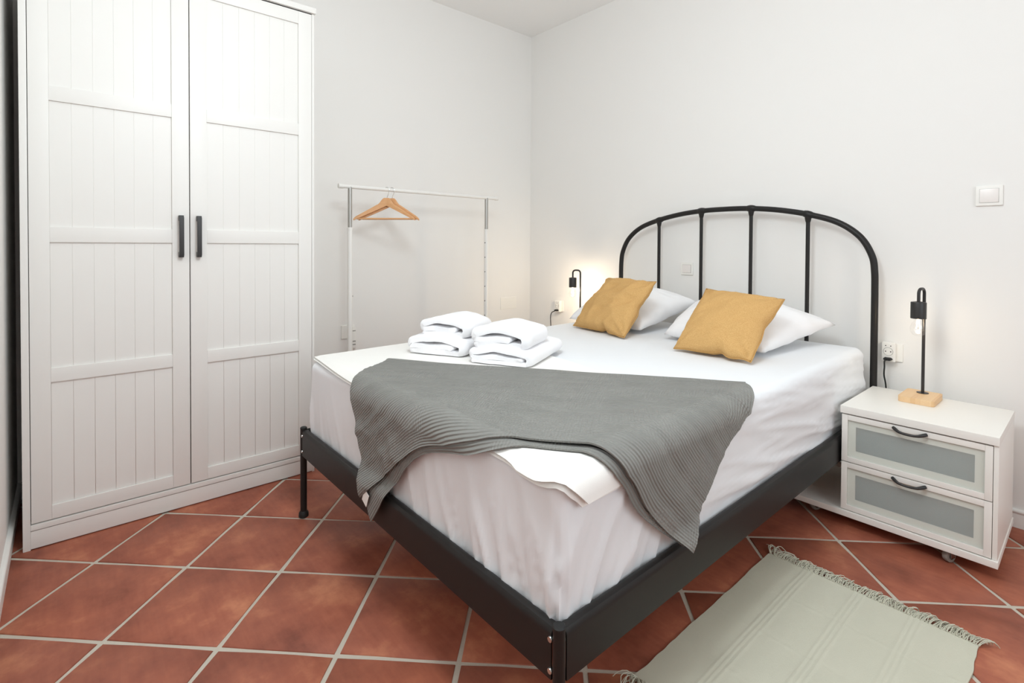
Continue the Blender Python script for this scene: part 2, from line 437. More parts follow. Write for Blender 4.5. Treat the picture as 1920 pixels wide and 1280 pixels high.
# hangers (arms bent forward like a wishbone)
def make_hanger(label, c, rz):
    """c: point on the rail top the hook sits on"""
    t = thing('coat_hanger', c, label, 'hanger', 'wooden hangers on the rack')
    c = Vector(c); half = .182; top = -.062
    hk = arc(c+Vector((0, 0, -.016)), .017, -20, 190, 16)[::-1]
    hk = hk+smoothpath([hk[-1], c+Vector((.008, 0, -.045)), c+Vector((0, 0, top-.005))], 5)[1:]
    obj('hook', tube(B(), hk, .0019, 8), MT['chrome'], t)
    bm = B(); N = 26; rings = []
    for k in range(2*N+1):
        s = (k-N)/N; a = abs(s)
        x = s*half
        f = lambda t: t*t*(3-2*t)
        if a < .30: za = top-.041*f(max(0, (a-.07)/.23))
        else: za = top-.041-.079*(a-.30)/.70
        zb_ = top-.046-.089*a
        if a > .95: za -= .006*(a-.95)/.05
        zt = za; hgt = za-zb_
        y = -.050*a**1.4
        th = .0085
        nx = .27*s  # tilt of face
        ring = []
        for px, pz in ((-1, -1), (-1, -.5), (-1, .5), (-.6, 1), (.6, 1), (1, .5), (1, -.5), (.6, -1)):
            ring.append(bm.verts.new(c+Vector((x, y+px*th, zt-hgt/2+pz*hgt/2))))
        rings.append(ring)
    for A_, B_ in zip(rings, rings[1:]):
        for q in range(8): bm.faces.new((A_[q], A_[(q+1) % 8], B_[(q+1) % 8], B_[q]))
    bm.faces.new(rings[0][::-1]); bm.faces.new(rings[-1])
    obj('wooden_arms', bm, MT['wood'], t, angle=50)
    zb = top-.1255
    obj('trouser_bar', tube(B(), [c+Vector((-half*.9, -.042, zb)), c+Vector((half*.9, -.042, zb))], .0052, 10), MT['wood'], t)
    t.rotation_euler = (0, 0, rz)
    return t
h1 = make_hanger('front wooden coat hanger with trouser bar on the white rack', (rx, -1.418, 1.4515), R(46))
h2 = dup(h1, (rx, -1.385, 1.4515), 'rear wooden coat hanger half hidden behind the front one', R(43))

# ------------------------------------------------------------------ bed
xl, xr, yf = .938, 2.378, -2.131
bed = thing('bed', (1.658, -1.1, 0), 'black metal double bed frame with arched spindle headboard', 'bed')
K = MT['black']
def railprof(o): # o = outward offset, z
    return [(.010, .254), (.010, .340), (.0085, .349), (.004, .3555), (-.003, .358), (-.010, .357), (-.0165, .352), (-.019, .344), (-.019, .330), (-.016, .330), (-.016, .342), (-.013, .349), (-.006, .3525), (0, .351), (.004, .346), (.0065, .338), (.0065, .262), (-.012, .258), (-.012, .254)]
bm = B(); prism(bm, railprof(0), lambda o, z: Vector((xl+.012, yf-o, z)), lambda o, z: Vector((xr-.012, yf-o, z)))
fr = obj('foot_rail', bm, K, bed, angle=35)
for sx, xx in ((1, xr), (-1, xl)):
    bm = B(); prism(bm, railprof(0), lambda o, z: Vector((xx+sx*o, yf+.012, z)), lambda o, z: Vector((xx+sx*o, -.10, z)))
    obj('side_rail', bm, K, bed, angle=35)
for xx in (xl, xr):
    lg = obj('leg', tube(B(), [(xx, yf, .01), (xx, yf, .361)], .0128, 20), K, bed)
    obj('post_cap', lathe(B(), [(.0132, .3605), (.0132, .364), (.011, .3665)], (xx, yf, 0)), MT['rubber'], lg)
    obj('foot_pad', lathe(B(), [(.0185, 0), (.0195, .004), (.0185, .016), (.0135, .024)], (xx, yf, 0)), MT['rubber'], lg)
for xx, s in ((xl, 1), (xr, -1)):
    for zz in (.335, .272):
        obj('bolt', lathe(B(), [(.0055, -.0035), (.0062, -.002), (.0062, 0)], (xx+s*.014, yf-.0095, zz), 16, 'y'), MT['chrome'], fr)
# headboard
yh = -.089; cx = 1.684
half = [(-.706, .02), (-.706, .5), (-.706, .90), (-.704, 1.00), (-.692, 1.075), (-.645, 1.160), (-.555, 1.228), (-.425, 1.272), (-.28, 1.301), (-.14, 1.3155), (0, 1.319)]
full = half+[(-a, z) for a, z in half[-2::-1]]
P = [(cx+a, yh, z) for a, z in full]
straight = [Vector(P[0]), Vector(P[1])]
mid = smoothpath(P[2:-2], 8)
path = straight+mid+[Vector(P[-2]), Vector(P[-1])]
hb = obj('headboard', tube(B(), path, .0142, 18), K, bed)
def archz(x):
    best = min(mid, key=lambda p: abs(p.x-x)); return best.z
for x in (1.264, 1.543, 1.828, 2.108):
    z = archz(x)
    obj('spindle', tube(B(), [(x, yh, .30), (x, yh, z-.005)], .0095, 14), K, hb)
    sl = (archz(x+.03)-archz(x-.03))/.06
    d = Vector((1, 0, sl)).normalized()
    bm = tube(B(), [Vector((x, yh, z))+d*(t*.022) for t in (-1, -.75, -.35, 0, .35, .75, 1)], [.0145, .0165, .0182, .0188, .0182, .0165, .0145], 18)
    tube(bm, [(x, yh, z-.040), (x, yh, z-.034), (x, yh, z-.02), (x, yh, z-.008)], [.0098, .0118, .0145, .016], 16)
    obj('joint_ring', bm, K, hb, angle=50)
obj('headboard_crossbar', tube(B(), [(cx-.706, yh, .30), (cx+.706, yh, .30)], .0105, 14), K, hb)
for s in (-1, 1):
    obj('foot_pad', lathe(B(), [(.018, 0), (.019, .004), (.018, .016), (.0145, .024)], (cx+s*.706, yh, 0)), MT['rubber'], hb)
    bm = B(); tube(bm, arc((xr-.045 if s > 0 else xl+.045, -.118, .345), .022, 0, 180, 12), .005, 10)
    obj('mattress_stop', bm, K, bed)
obj('centre_beam', box(B(), 1.64, 1.68, yf+.02, -.11, .235, .262), K, bed)
for k in range(14):
    y = -2.03+k*.142
    obj('slat', box(B(), xl+.0195, xr-.0195, y, y+.06, .2622, .280), MT['slat'], bed)

# ---- mattress with fitted sheet : rounded box with cloth relief
mx0, mx1, my0, my1, mz0, mz1 = .9575, 2.3585, -2.1115, -.106, .281, .640
def rbox(x0, x1, y0, y1, z0, z1, r, step, disp):
    bm = B(); cache = {}
    def V_(p):
        key = tuple(round(c, 5) for c in p)
        if key in cache: return cache[key]
        q = Vector((min(max(p[0], x0+r), x1-r), min(max(p[1], y0+r), y1-r), min(max(p[2], z0+r), z1-r)))
        d = Vector(p)-q; n = d.normalized() if d.length > 0 else Vector((0, 0, 1))
        P_ = q+n*r
        v = bm.verts.new(disp(P_, n)); cache[key] = v; return v
    def lin(a, b):
        n = max(2, int(round((b-a)/step))); return [a+(b-a)*i/n for i in range(n+1)]
    X, Y, Z = lin(x0, x1), lin(y0, y1), lin(z0, z1)
    def grid(A_, B_, f):
        for i in range(len(A_)-1):
            for j in range(len(B_)-1):
                bm.faces.new((V_(f(A_[i], B_[j])), V_(f(A_[i+1], B_[j])), V_(f(A_[i+1], B_[j+1])), V_(f(A_[i], B_[j+1]))))
    grid(X, Y, lambda a, b: (a, b, z1)); grid(X, Y, lambda a, b: (a, b, z0))
    grid(X, Z, lambda a, b: (a, y0, b)); grid(X, Z, lambda a, b: (a, y1, b))
    grid(Y, Z, lambda a, b: (x0, a, b)); grid(Y, Z, lambda a, b: (x1, a, b))
    return bm
def ridge(v): return 1-abs(v)*2
def crest(v): return max(0, 1-abs(v)*2.6)**2.2
def mdisp(p, n):
    x, y, z = p; h = (z-mz0)/(mz1-mz0); side = max(0, 1-abs(n.z))
    if n.z < -.3: return p
    low = max(0, 1-h)**.8
    d = 0
    if side > .05:
        fx = abs(n.y); rx_ = abs(n.x)
        # foot face: fan of folds that run down towards the near corner
        u = x*1.0+(h-.2)*.10
        fold = crest(nz(u*11, 3.1, h*.5))*.75+crest(nz(u*27, 9.2, h*.8))*.4
        grow = (.35+.65*min(1, max(0, (x-1.35)/.8)))
        d += fx*side*fold*.020*low*grow
        # right face: long sagging wrinkles and a fan beside the near corner
        w = y*1.0-(h-.2)*.16
        fan = (crest(nz(w*11, 1.7, h*.6))+.5*crest(nz(w*25, 6.7, h*.9)))*max(0, min(1, (-1.45-y)/.5))
        lng = (crest(nz(y*1.6+h*1.2, 4.4, h*6+y*1.8))+.5*crest(nz(y*3+h*2, 8.4, h*12+y*3)))*max(0, min(1, (y+1.75)/.6))
        d += rx_*side*(fan*.016+lng*.014)*(.3+.7*low)
        d += side*.004*math.sin(PI*min(1, h))
        # gathered cloth at the corners
        cnr = fx*rx_*4
        d += side*min(1, cnr)*ridge(nz(math.atan2(n.y, n.x)*9, 2, h*.6))*.012*low
        # tucked in towards the bottom
        d -= side*.008*low
    d += .0022*nz(x*5, y*5, z*5)
    # a seam roll round the top edge
    q = p+n*d; q.z += .014*h*(y-my0)/(my1-my0)
    return q
mat_ = obj('mattress', rbox(mx0, mx1, my0, my1, mz0, mz1, .034, .0095, mdisp), MT['sheet'], angle=80)
tag(mat_, 'thick mattress in a wrinkled white fitted sheet on the black bed', 'mattress')

# ---- cloth draped over the mattress edges: flat cloth coordinates -> 3D
DX, DY, DZ, DR = 2.3625, -2.1155, .6425, .036
def drape(X, Y, off):
    ex, ey = X-(DX-DR), (DY+DR)-Y
    def m(e):
        if e <= 0: return e, 0., 0.
        if e < DR*PI/2: a = e/DR; return DR*math.sin(a), DR*(1-math.cos(a)), a
        return DR, DR+(e-DR*PI/2), PI/2
    hx, dx, ax = m(ex); hy, dy, ay = m(ey)
    n = Vector((math.sin(ax), -math.sin(ay), math.cos(max(ax, ay))))
    if n.length < .1: n = Vector((1, -1, 0))
    n.normalize()
    p = Vector((DX-DR+hx, DY+DR-hy, DZ+.007*(Y+2.11)-max(dx, dy)-.35*min(dx, dy)))
    k = max(0, min(1, (.425-p.z)/.06)); k = k*k*(3-2*k)*.024   # the cloth hangs over the outside of the bed rails
    if dx > dy: p.x += k
    else: p.y -= k
    return p+n*off
def polyl(pts, t):
    """point at fraction t along polyline by length, smoothed"""
    L = [0]
    for a, b in zip(pts, pts[1:]): L.append(L[-1]+math.dist(a, b))
    s = t*L[-1]
    for i in range(len(pts)-1):
        if s <= L[i+1]+1e-9:
            k = (s-L[i])/max(1e-9, L[i+1]-L[i])
            return Vector((pts[i][0]+(pts[i+1][0]-pts[i][0])*k, pts[i][1]+(pts[i+1][1]-pts[i][1])*k))
def sm2(pts, n=6): return [(p.x, p.y) for p in smoothpath([(a, b, 0) for a, b in pts], n)]
def coons(back, front, left, right, nu, nv):
    G = []
    for j in range(nv+1):
        v = j/nv; row = []
        for i in range(nu+1):
            u = i/nu
            b, f, l, r = polyl(back, u), polyl(front, u), polyl(left, v), polyl(right, v)
            A_, B_, C_, D_ = Vector(back[0]), Vector(back[-1]), Vector(front[0]), Vector(front[-1])
            row.append((1-v)*b+v*f+(1-u)*l+u*r-((1-u)*(1-v)*A_+u*(1-v)*B_+(1-u)*v*C_+u*v*D_))
        G.append(row)
    return G
def cloth(bm, G, offf, thick, uvl=None, su=1, sv=1):
    nv, nu = len(G)-1, len(G[0])-1
    T_ = [[bm.verts.new(drape(p.x, p.y, offf(i/nu, j/nv, p)+thick)) for i, p in enumerate(r)] for j, r in enumerate(G)]
    U_ = [[bm.verts.new(drape(p.x, p.y, offf(i/nu, j/nv, p))) for i, p in enumerate(r)] for j, r in enumerate(G)]
    def face(vs, uvs):
        f = bm.faces.new(vs)
        if uvl:
            for l, c in zip(f.loops, uvs): l[uvl].uv = c
    for j in range(nv):
        for i in range(nu):
            uvs = [(i/nu*su, j/nv*sv), ((i+1)/nu*su, j/nv*sv), ((i+1)/nu*su, (j+1)/nv*sv), (i/nu*su, (j+1)/nv*sv)]
            face((T_[j][i], T_[j][i+1], T_[j+1][i+1], T_[j+1][i]), uvs)
            face((U_[j+1][i], U_[j+1][i+1], U_[j][i+1], U_[j][i]), uvs[::-1])
    rim = [(0, i) for i in range(nu)]+[(j, nu) for j in range(nv)]+[(nv, nu-i) for i in range(nu)]+[(nv-j, 0) for j in range(nv)]
    for a, b in zip(rim, rim[1:]+rim[:1]):
        uvs = [(a[1]/nu*su, a[0]/nv*sv)]*2+[(b[1]/nu*su, b[0]/nv*sv)]*2
        face((T_[a[0]][a[1]], U_[a[0]][a[1]], U_[b[0]][b[1]], T_[b[0]][b[1]]), uvs)

# folded ivory bedspread, two layers, its corner drooping over the near corner of the bed
back = [(.955, -1.30), (1.7, -1.38), (2.40, -1.52)]
front = [(.962, -2.098), (1.42, -2.120), (2.13, -2.118), (2.25, -2.128), (2.345, -2.122), (2.415, -2.062)]
left = [(.955, -1.30), (.957, -1.7), (.962, -2.098)]
right = [(2.40, -1.52), (2.418, -1.85), (2.415, -2.062)]
bm = B()
G = coons(sm2(back), sm2(front), left, sm2(right), 70, 40)
cloth(bm, G, lambda u, v, p: .002+.003*max(0, nz(p.x*4, p.y*4, 0))+.006*max(0, u-.80)*5*max(0, v-.75)*4, .0042)
G2 = [[p+Vector((-.010*max(0, u_/70-.7)*3, .006)) for u_, p in enumerate(r)] for r in G]
cloth(bm, G2, lambda u, v, p: .0072+.003*max(0, nz(p.x*4, p.y*4, 0))+.012*max(0, u-.80)*5*max(0, v-.75)*4, .0045)
sp = obj('bedspread', bm, MT['spread'], angle=70)
tag(sp, 'folded ivory bedspread lying flat under the grey throw, corner drooping over the bed', 'bedspread')

# grey throw
back = [(1.262, -1.918), (1.367, -1.862), (1.52, -1.775), (1.70, -1.632), (1.90, -1.498), (2.119, -1.350), (2.25, -1.262), (2.318, -1.212)]
right = [(2.318, -1.212), (2.352, -1.262), (2.405, -1.395), (2.455, -1.488), (2.560, -1.606), (2.636, -1.697)]
front = [(1.566, -2.414), (1.645, -2.348), (1.735, -2.268), (1.86, -2.180), (1.97, -2.140), (2.11, -2.105), (2.22, -2.062), (2.33, -1.985), (2.40, -1.915), (2.50, -1.842), (2.636, -1.697)]
left = [(1.262, -1.918), (1.312, -1.988), (1.362, -2.064), (1.425, -2.135), (1.474, -2.240), (1.520, -2.345), (1.566, -2.414)]
bm = B(); uvl = bm.loops.layers.uv.new('UVMap')
G = coons(sm2(back), sm2(front), sm2(left), sm2(right), 190, 90)
def woff(u, v, p):
    # long soft creases along the throw, crumpled at the left drop
    d = .0035*ridge(nz(u*1.6, v*9, 1.3))+.0022*ridge(nz(u*3, v*22, 5.3))
    hang = max(0, min(1, (-2.05-p.y)/.2))
    d += .006*hang*ridge(nz(u*16, v*7, 8.8))
    hr = max(0, min(1, (p.x-2.40)/.15)); d += .004*hr*ridge(nz(u*8, v*14, 3.3))
    return d
hemv = lambda v: .004 if v > .975 else 0
GL = []
for j, r in enumerate(G):   # under layer sits a little forward of the upper one
    v = j/90; row = []
    for i, p in enumerate(r):
        u = i/190; e = math.sin(PI*min(1, v*.5))
        sh = (.020+.030*max(0, 1-u*4)+.006*max(0, u-.72)*3.5)*v
        row.append(p+Vector((.35*sh+.035*v*max(0, 1-u*5)-.03*v*max(0, u-.8)*5, -.95*sh-.010*v*max(0, 1-u*5))))
    GL.append(row)
cloth(bm, GL, lambda u, v, p: .0145+.5*woff(u, v, p)+.002, .0035, uvl, 1.27, .6)
cloth(bm, G, lambda u, v, p: .0215+woff(u, v, p)+.008*max(0, v-.8)*3*(.5+.5*math.sin(u*11)), .004, uvl, 1.27, .6)
thr = obj('throw_blanket', bm, MT['throw'], angle=80)
tag(thr, 'grey crinkled cotton throw draped diagonally across the foot of the bed', 'blanket')
bm = B(); box(bm, -.016, .016, -.0006, .0006, -.022, .022)
for v_ in bm.verts: v_.co = Matrix.Rotation(R(25), 3, 'Y') @ v_.co + Vector((1.600, -2.172, .338))
obj('care_tag', bm, MT['spread'], thr)

# ---- pillows and cushions
def pillow(c, thick, n=44, pinch=.035, wr=.004, seed=0, flat=.62, under=.9, crease=.0):
    """c: BL, BR, TR, TL corner points of the seam plane"""
    BL, BR, TR, TL = [Vector(p) for p in c]; ctr = (BL+BR+TR+TL)/4
    nrm = (BR-BL).cross(TL-BL).normalized()
    bm = B(); top = {}; bot = {}
    for j in range(n+1):
        for i in range(n+1):
            u, v = i/n, j/n
            s, t_ = 2*u-1, 2*v-1
            su = s*(1-pinch*(1-t_*t_)*1.0*abs(s)); tv = t_*(1-pinch*(1-s*s)*abs(t_))
            uu, vv_ = (su+1)/2, (tv+1)/2
            p = BL*(1-uu)*(1-vv_)+BR*uu*(1-vv_)+TR*uu*vv_+TL*(1-uu)*vv_
            e = max(0., (1-s*s)*(1-t_*t_))
            h = thick/2*e**(flat*.7)
            w = wr*e**.25*(ridge(nz(u*2.2+v*1.6+seed, (v-u)*4.2, seed*2.1))+.55*ridge(nz(u*5+seed, v*9-u*4, seed)))
            # folds that fan out of the corners, and a seam that is not quite straight
            for cu, cv in ((0, 0), (1, 0), (0, 1), (1, 1)):
                du, dv = abs(u-cu), abs(v-cv); dd = math.hypot(du, dv)
                if dd < .6: w -= crease*(1-math.exp(-(dd/.05)**2))*math.exp(-(dd/.24)**2)*(.5+.5*math.cos(math.atan2(dv, du)*9+seed*3+cu*2+cv))
            ex_, ey_ = (TR-TL)*.5+(BR-BL)*.5, (TL-BL)
            m1 = math.exp(-(v/.12)**2); m2 = math.exp(-((1-u)/.12)**2)
            p = p+ey_*(crease*2.2*m1*(math.exp(-((u-.52-.1*math.sin(seed))/.07)**2)+.5*nz(u*6, seed, 1)))-ex_*(crease*1.6*m2*(math.exp(-((v-.55)/.09)**2)+.5*nz(v*6, seed, 4)))
            edge = i in (0, n) or j in (0, n)
            a = bm.verts.new(p+nrm*(h+(0 if edge else w)))
            top[i, j] = a
            bot[i, j] = a if edge else bm.verts.new(p-nrm*(h*under+w*.5))
    for j in range(n):
        for i in range(n):
            k = [(i, j), (i+1, j), (i+1, j+1), (i, j+1)]
            bm.faces.new([top[q] for q in k])
            f = [bot[q] for q in k[::-1]]
            if len(set(f)) > 2 and not all(a is b for a, b in zip(f, [top[q] for q in k[::-1]])):
                try: bm.faces.new(f)
                except ValueError: pass
    rim = [top[i, 0].co.copy() for i in range(n)]+[top[n, j].co.copy() for j in range(n)]+[top[n-i, n].co.copy() for i in range(n)]+[top[0, n-j].co.copy() for j in range(n+1)]
    return bm, rim
def addpillow(name, c, thick, mat, label, cat, group, seam=None, **k):
    bm, rim = pillow(c, thick, **k); o = obj(name, bm, mat, angle=180); tag(o, label, cat, group)
    if seam: obj('seam', tube(B(), rim, .0026, 6, False), seam, o)
    return o
addpillow('bed_pillow', [(.99, -.60, .678), (1.505, -.620, .676), (1.555, -.125, .785), (1.00, -.125, .805)], .235, MT['pillow'],
          'white pillow behind the left mustard cushion', 'pillow', 'white bed pillows', seed=1.5, wr=.010, pinch=.045, under=.30, crease=.008)
addpillow('bed_pillow', [(1.650, -.63, .678), (2.160, -.695, .674), (2.250, -.145, .747), (1.575, -.125, .785)], .25, MT['pillow'],
          'white pillow behind the right mustard cushion, nearer the lamp', 'pillow', 'white bed pillows', seed=4.5, wr=.009, pinch=.045, under=.30, crease=.008)
addpillow('cushion', [(1.110, -.700, .660), (1.531, -.790, .662), (1.572, -.586, .930), (1.160, -.454, .922)], .125, MT['mustard'],
          'left mustard cushion, creased near its right edge, leaning on a white pillow', 'cushion', 'mustard cushions', seam=MT['mustard_seam'], seed=2.2, wr=.014, pinch=.05, crease=.018)
addpillow('cushion', [(1.829, -.833, .660), (2.174, -.850, .662), (2.188, -.566, .889), (1.841, -.577, .912)], .125, MT['mustard'],
          'right mustard cushion leaning on the pillow nearer the lit table lamp', 'cushion', 'mustard cushions', seam=MT['mustard_seam'], seed=7.7, wr=.008, pinch=.05, crease=.016)

# ---- towels: a folded strip seen end-on, swept along its depth
def towel(o, ang, w, dep, h, seed, name, label, gap=.62, sag=1.0):
    """o: front-left bottom corner, w along ang, depth along ang+90"""
    t = h/3*1.02
    # centreline: end of inner layer -> left fold -> top layer -> right fold -> bottom layer
    c = []
    z1, z2, z3 = t/2, h/2, h-t/2
    for k in range(9): c.append((w*gap-(w*gap-.5*t)*k/8-0, z2+.002*math.sin(k*.9+seed)))
    r = (z3-z2)/2
    for k in range(1, 8): a = -90-180*k/8; c.append((.55*t+r*1.0*math.cos(R(a))*1.0, (z2+z3)/2+r*math.sin(R(a))))
    for k in range(13):
        q = k/12; c.append((.55*t+(w-1.5*t-.0)*q, z3+.016*sag*math.sin(PI*q)))
    r = (z3-z1)/2
    for k in range(1, 10): a = 90-180*k/10; c.append((w-.95*t+r*.75*math.cos(R(a)), (z1+z3)/2+r*math.sin(R(a))))
    for k in range(12): c.append((w-.95*t-(w-1.3*t)*k/11, z1))
    P_ = [Vector((a, 0, b)) for a, b in c]
    outl = []; inn = []
    for i, p in enumerate(P_):
        d = (P_[min(i+1, len(P_)-1)]-P_[max(i-1, 0)]).normalized(); nn = Vector((-d.z, 0, d.x))
        tt = t*.5*(.97+.10*nz(i*.5, seed, 0))
        outl.append(p+nn*tt); inn.append(p-nn*tt)
    # rounded ends of the strip
    ring = outl+[P_[-1]+(P_[-1]-P_[-2]).normalized()*t*.35]+inn[::-1]+[P_[0]+(P_[0]-P_[1]).normalized()*t*.35]
    bm = B(); ca, sa = math.cos(ang), math.sin(ang); nd = 22; rings = []
    for j in range(nd+1):
        q = j/nd; y = dep*q; e = min(q, 1-q)*dep
        rr = []
        for i, p in enumerate(ring):
            cxm = w/2; czm = h/2
            k = 1-.10*max(0, 1-e/.035)**2
            x = cxm+(p.x-cxm)*k; z = p.z*(1-.12*max(0, 1-e/.03)**2)
            # slumped crown: back falls
            z *= 1-.10*max(0, q-.55)
            x += .004*nz(p.x*20, y*9, seed); z += .004*nz(p.x*14, y*11, seed+5)*(1 if p.z > .02 else 0)
            yy = y+.006*nz(p.x*18, p.z*18, seed+9)+(0 if 0 < j < nd else 0)
            rr.append(bm.verts.new(Vector(o)+Vector((x*ca-yy*sa, x*sa+yy*ca, max(z, .0005)))))
        rings.append(rr)
    n = len(ring)
    for a, b in zip(rings, rings[1:]):
        for k in range(n): bm.faces.new((a[k], a[(k+1) % n], b[(k+1) % n], b[k]))
    # end caps follow the strip so the fold slits stay open
    m_ = len(outl)
    for rr in (rings[0], rings[-1]):
        for i in range(m_-1):
            bm.faces.new((rr[i], rr[i+1], rr[len(ring)-2-(i+1)], rr[len(ring)-2-i]))
        bm.faces.new((rr[m_-1], rr[m_], rr[m_+1])); bm.faces.new((rr[n-2], rr[n-1], rr[0]))
    ob = obj(name, bm, MT['towel'], angle=75)
    return tag(ob, label, 'towel', 'folded white towels on the bed')
zt = .6618
ta = math.atan2(.12, .24)
towel((1.152, -1.778, zt), ta, .275, .36, .066, 1.0, 'folded_towel', 'bottom towel of the far left stack of white towels', .80)
towel((1.165, -1.725, zt+.067), ta, .235, .235, .066, 2.4, 'folded_towel', 'top towel of the far left stack of white towels', .74, 1.2)
towel((1.465, -1.690, zt), ta, .265, .38, .052, 4.1, 'folded_towel', 'bottom towel of the right stack of white towels', .86)
towel((1.452, -1.665, zt+.053), ta, .238, .235, .074, 6.3, 'folded_towel', 'top towel of the right stack of white towels', .70, 1.2)

# ------------------------------------------------------------------ bedside cabinets
def bow_handle(bm, x0, x1, y, z):
    n = 14
    pts = []; rad = []
    for k in range(n+1):
        q = k/n; s = math.sin(PI*q)
        pts.append((x0+(x1-x0)*q, y-.002-.020*min(1, s*1.7), z-.010*s)); rad.append(.0042+.0030*abs(2*q-1)**2*(1 if 0 < k < n else .55))
    for k in range(len(pts)-1): pass
    tube(bm, pts, rad, 10)
    return bm
CB = MT['cabinet']
NX0, NX1, NYF, NYB, NZT = 2.396, 2.853, -.538, -.1055, .485
cab = thing('bedside_cabinet', (2.62, -.31, 0), 'white two-drawer bedside cabinet with frosted glass fronts on casters, right of the bed', 'cabinet')
obj('top_panel', box(B(), NX0-.004, NX1, NYF-.004, NYB, .457, NZT), CB, cab, bevel=.0012)
obj('side_panel', box(B(), NX0, NX0+.016, NYF+.02, NYB, .0735, .4568), CB, cab, bevel=.001)
obj('side_panel', box(B(), NX1-.014, NX1-.001, NYF+.003, NYB, .0735, .4568), CB, cab, bevel=.001)
obj('back_panel', box(B(), NX0+.016, NX1-.014, NYB-.008, NYB, .0735, .4568), CB, cab)
obj('base_shelf', box(B(), 2.207, NX1+.002, NYF-.006, NYB, .050, .0725), CB, cab, bevel=.0012)
for z0, z1 in ((.267, .4515), (.0765, .2635)):
    a, b = NX0+.001, NX1-.0155; f = .020; y0, y1 = NYF, NYF+.019
    bm = B(); box(bm, a, a+f, y0, y1, z0, z1); box(bm, b-f, b, y0, y1, z0, z1)
    box(bm, a+f, b-f, y0, y1, z0, z0+f); box(bm, a+f, b-f, y0, y1, z1-f, z1)
    d = obj('drawer', bm, CB, cab, bevel=.0012)
    bm = B(); i = .026; X0, X1, Z0, Z1 = a+f, b-f, z0+f, z1-f; yb = y0+.009
    box(bm, X0, X0+i, yb, yb+.003, Z0, Z1); box(bm, X1-i, X1, yb, yb+.003, Z0, Z1)
    box(bm, X0+i, X1-i, yb, yb+.003, Z0, Z0+i*.95); box(bm, X0+i, X1-i, yb, yb+.003, Z1-i*.95, Z1)
    obj('glass_backing', bm, MT['glassrim'], d)
    obj('glass_pane', box(B(), X0, X1, y0+.004, y0+.008, Z0, Z1), MT['frost'], d)
    obj('drawer_box', box(B(), X0, X1, y0+.024, NYB-.03, Z0-.005, Z1), MT['drawer_in'], d)
    obj('handle', bow_handle(B(), 2.565, 2.663, NYF, z1-.0095), MT['handle'], d, angle=60)
def caster(x, y, rz):
    Mx = Matrix.Rotation(rz, 3, 'Z')
    bm = B(); c = Vector((x, y, 0))
    box(bm, -.019, .019, -.017, .017, .0475, .0499)
    for s in (-1, 1): box(bm, -.004, .016, s*.0125-.0012, s*.0125+.0012, .018, .048)
    for v in bm.verts: v.co = Mx @ v.co + c
    h = obj('caster', bm, MT['chrome'], cab)
    off = Mx @ Vector((.006, 0, 0))
    rot = Mx
    bm = lathe(B(), [(.012, -.0095), (.0215, -.009), (.0235, -.005), (.0235, .005), (.0215, .009), (.012, .0095)], (0, 0, 0), 24, 'y')
    for v in bm.verts: v.co = Mx @ v.co + c + off + Vector((0, 0, .0236))
    obj('tyre', bm, MT['wheel'], h)
    bm = lathe(B(), [(.0115, -.0102), (.0118, 0), (.0115, .0102)], (0, 0, 0), 20, 'y')
    for v in bm.verts: v.co = Mx @ v.co + c + off + Vector((0, 0, .0236))
    obj('hub', bm, MT['rubber'], h)
for x, y, a in ((2.722, -.508, 1.15), (2.28, -.47, 1.0), (2.74, -.16, 1.2), (2.28, -.16, 1.0)): caster(x, y, a)
cab2 = dup(cab, (.682, -.31, 0), 'white bedside cabinet hidden between the bed and the back wall under the left lamp')

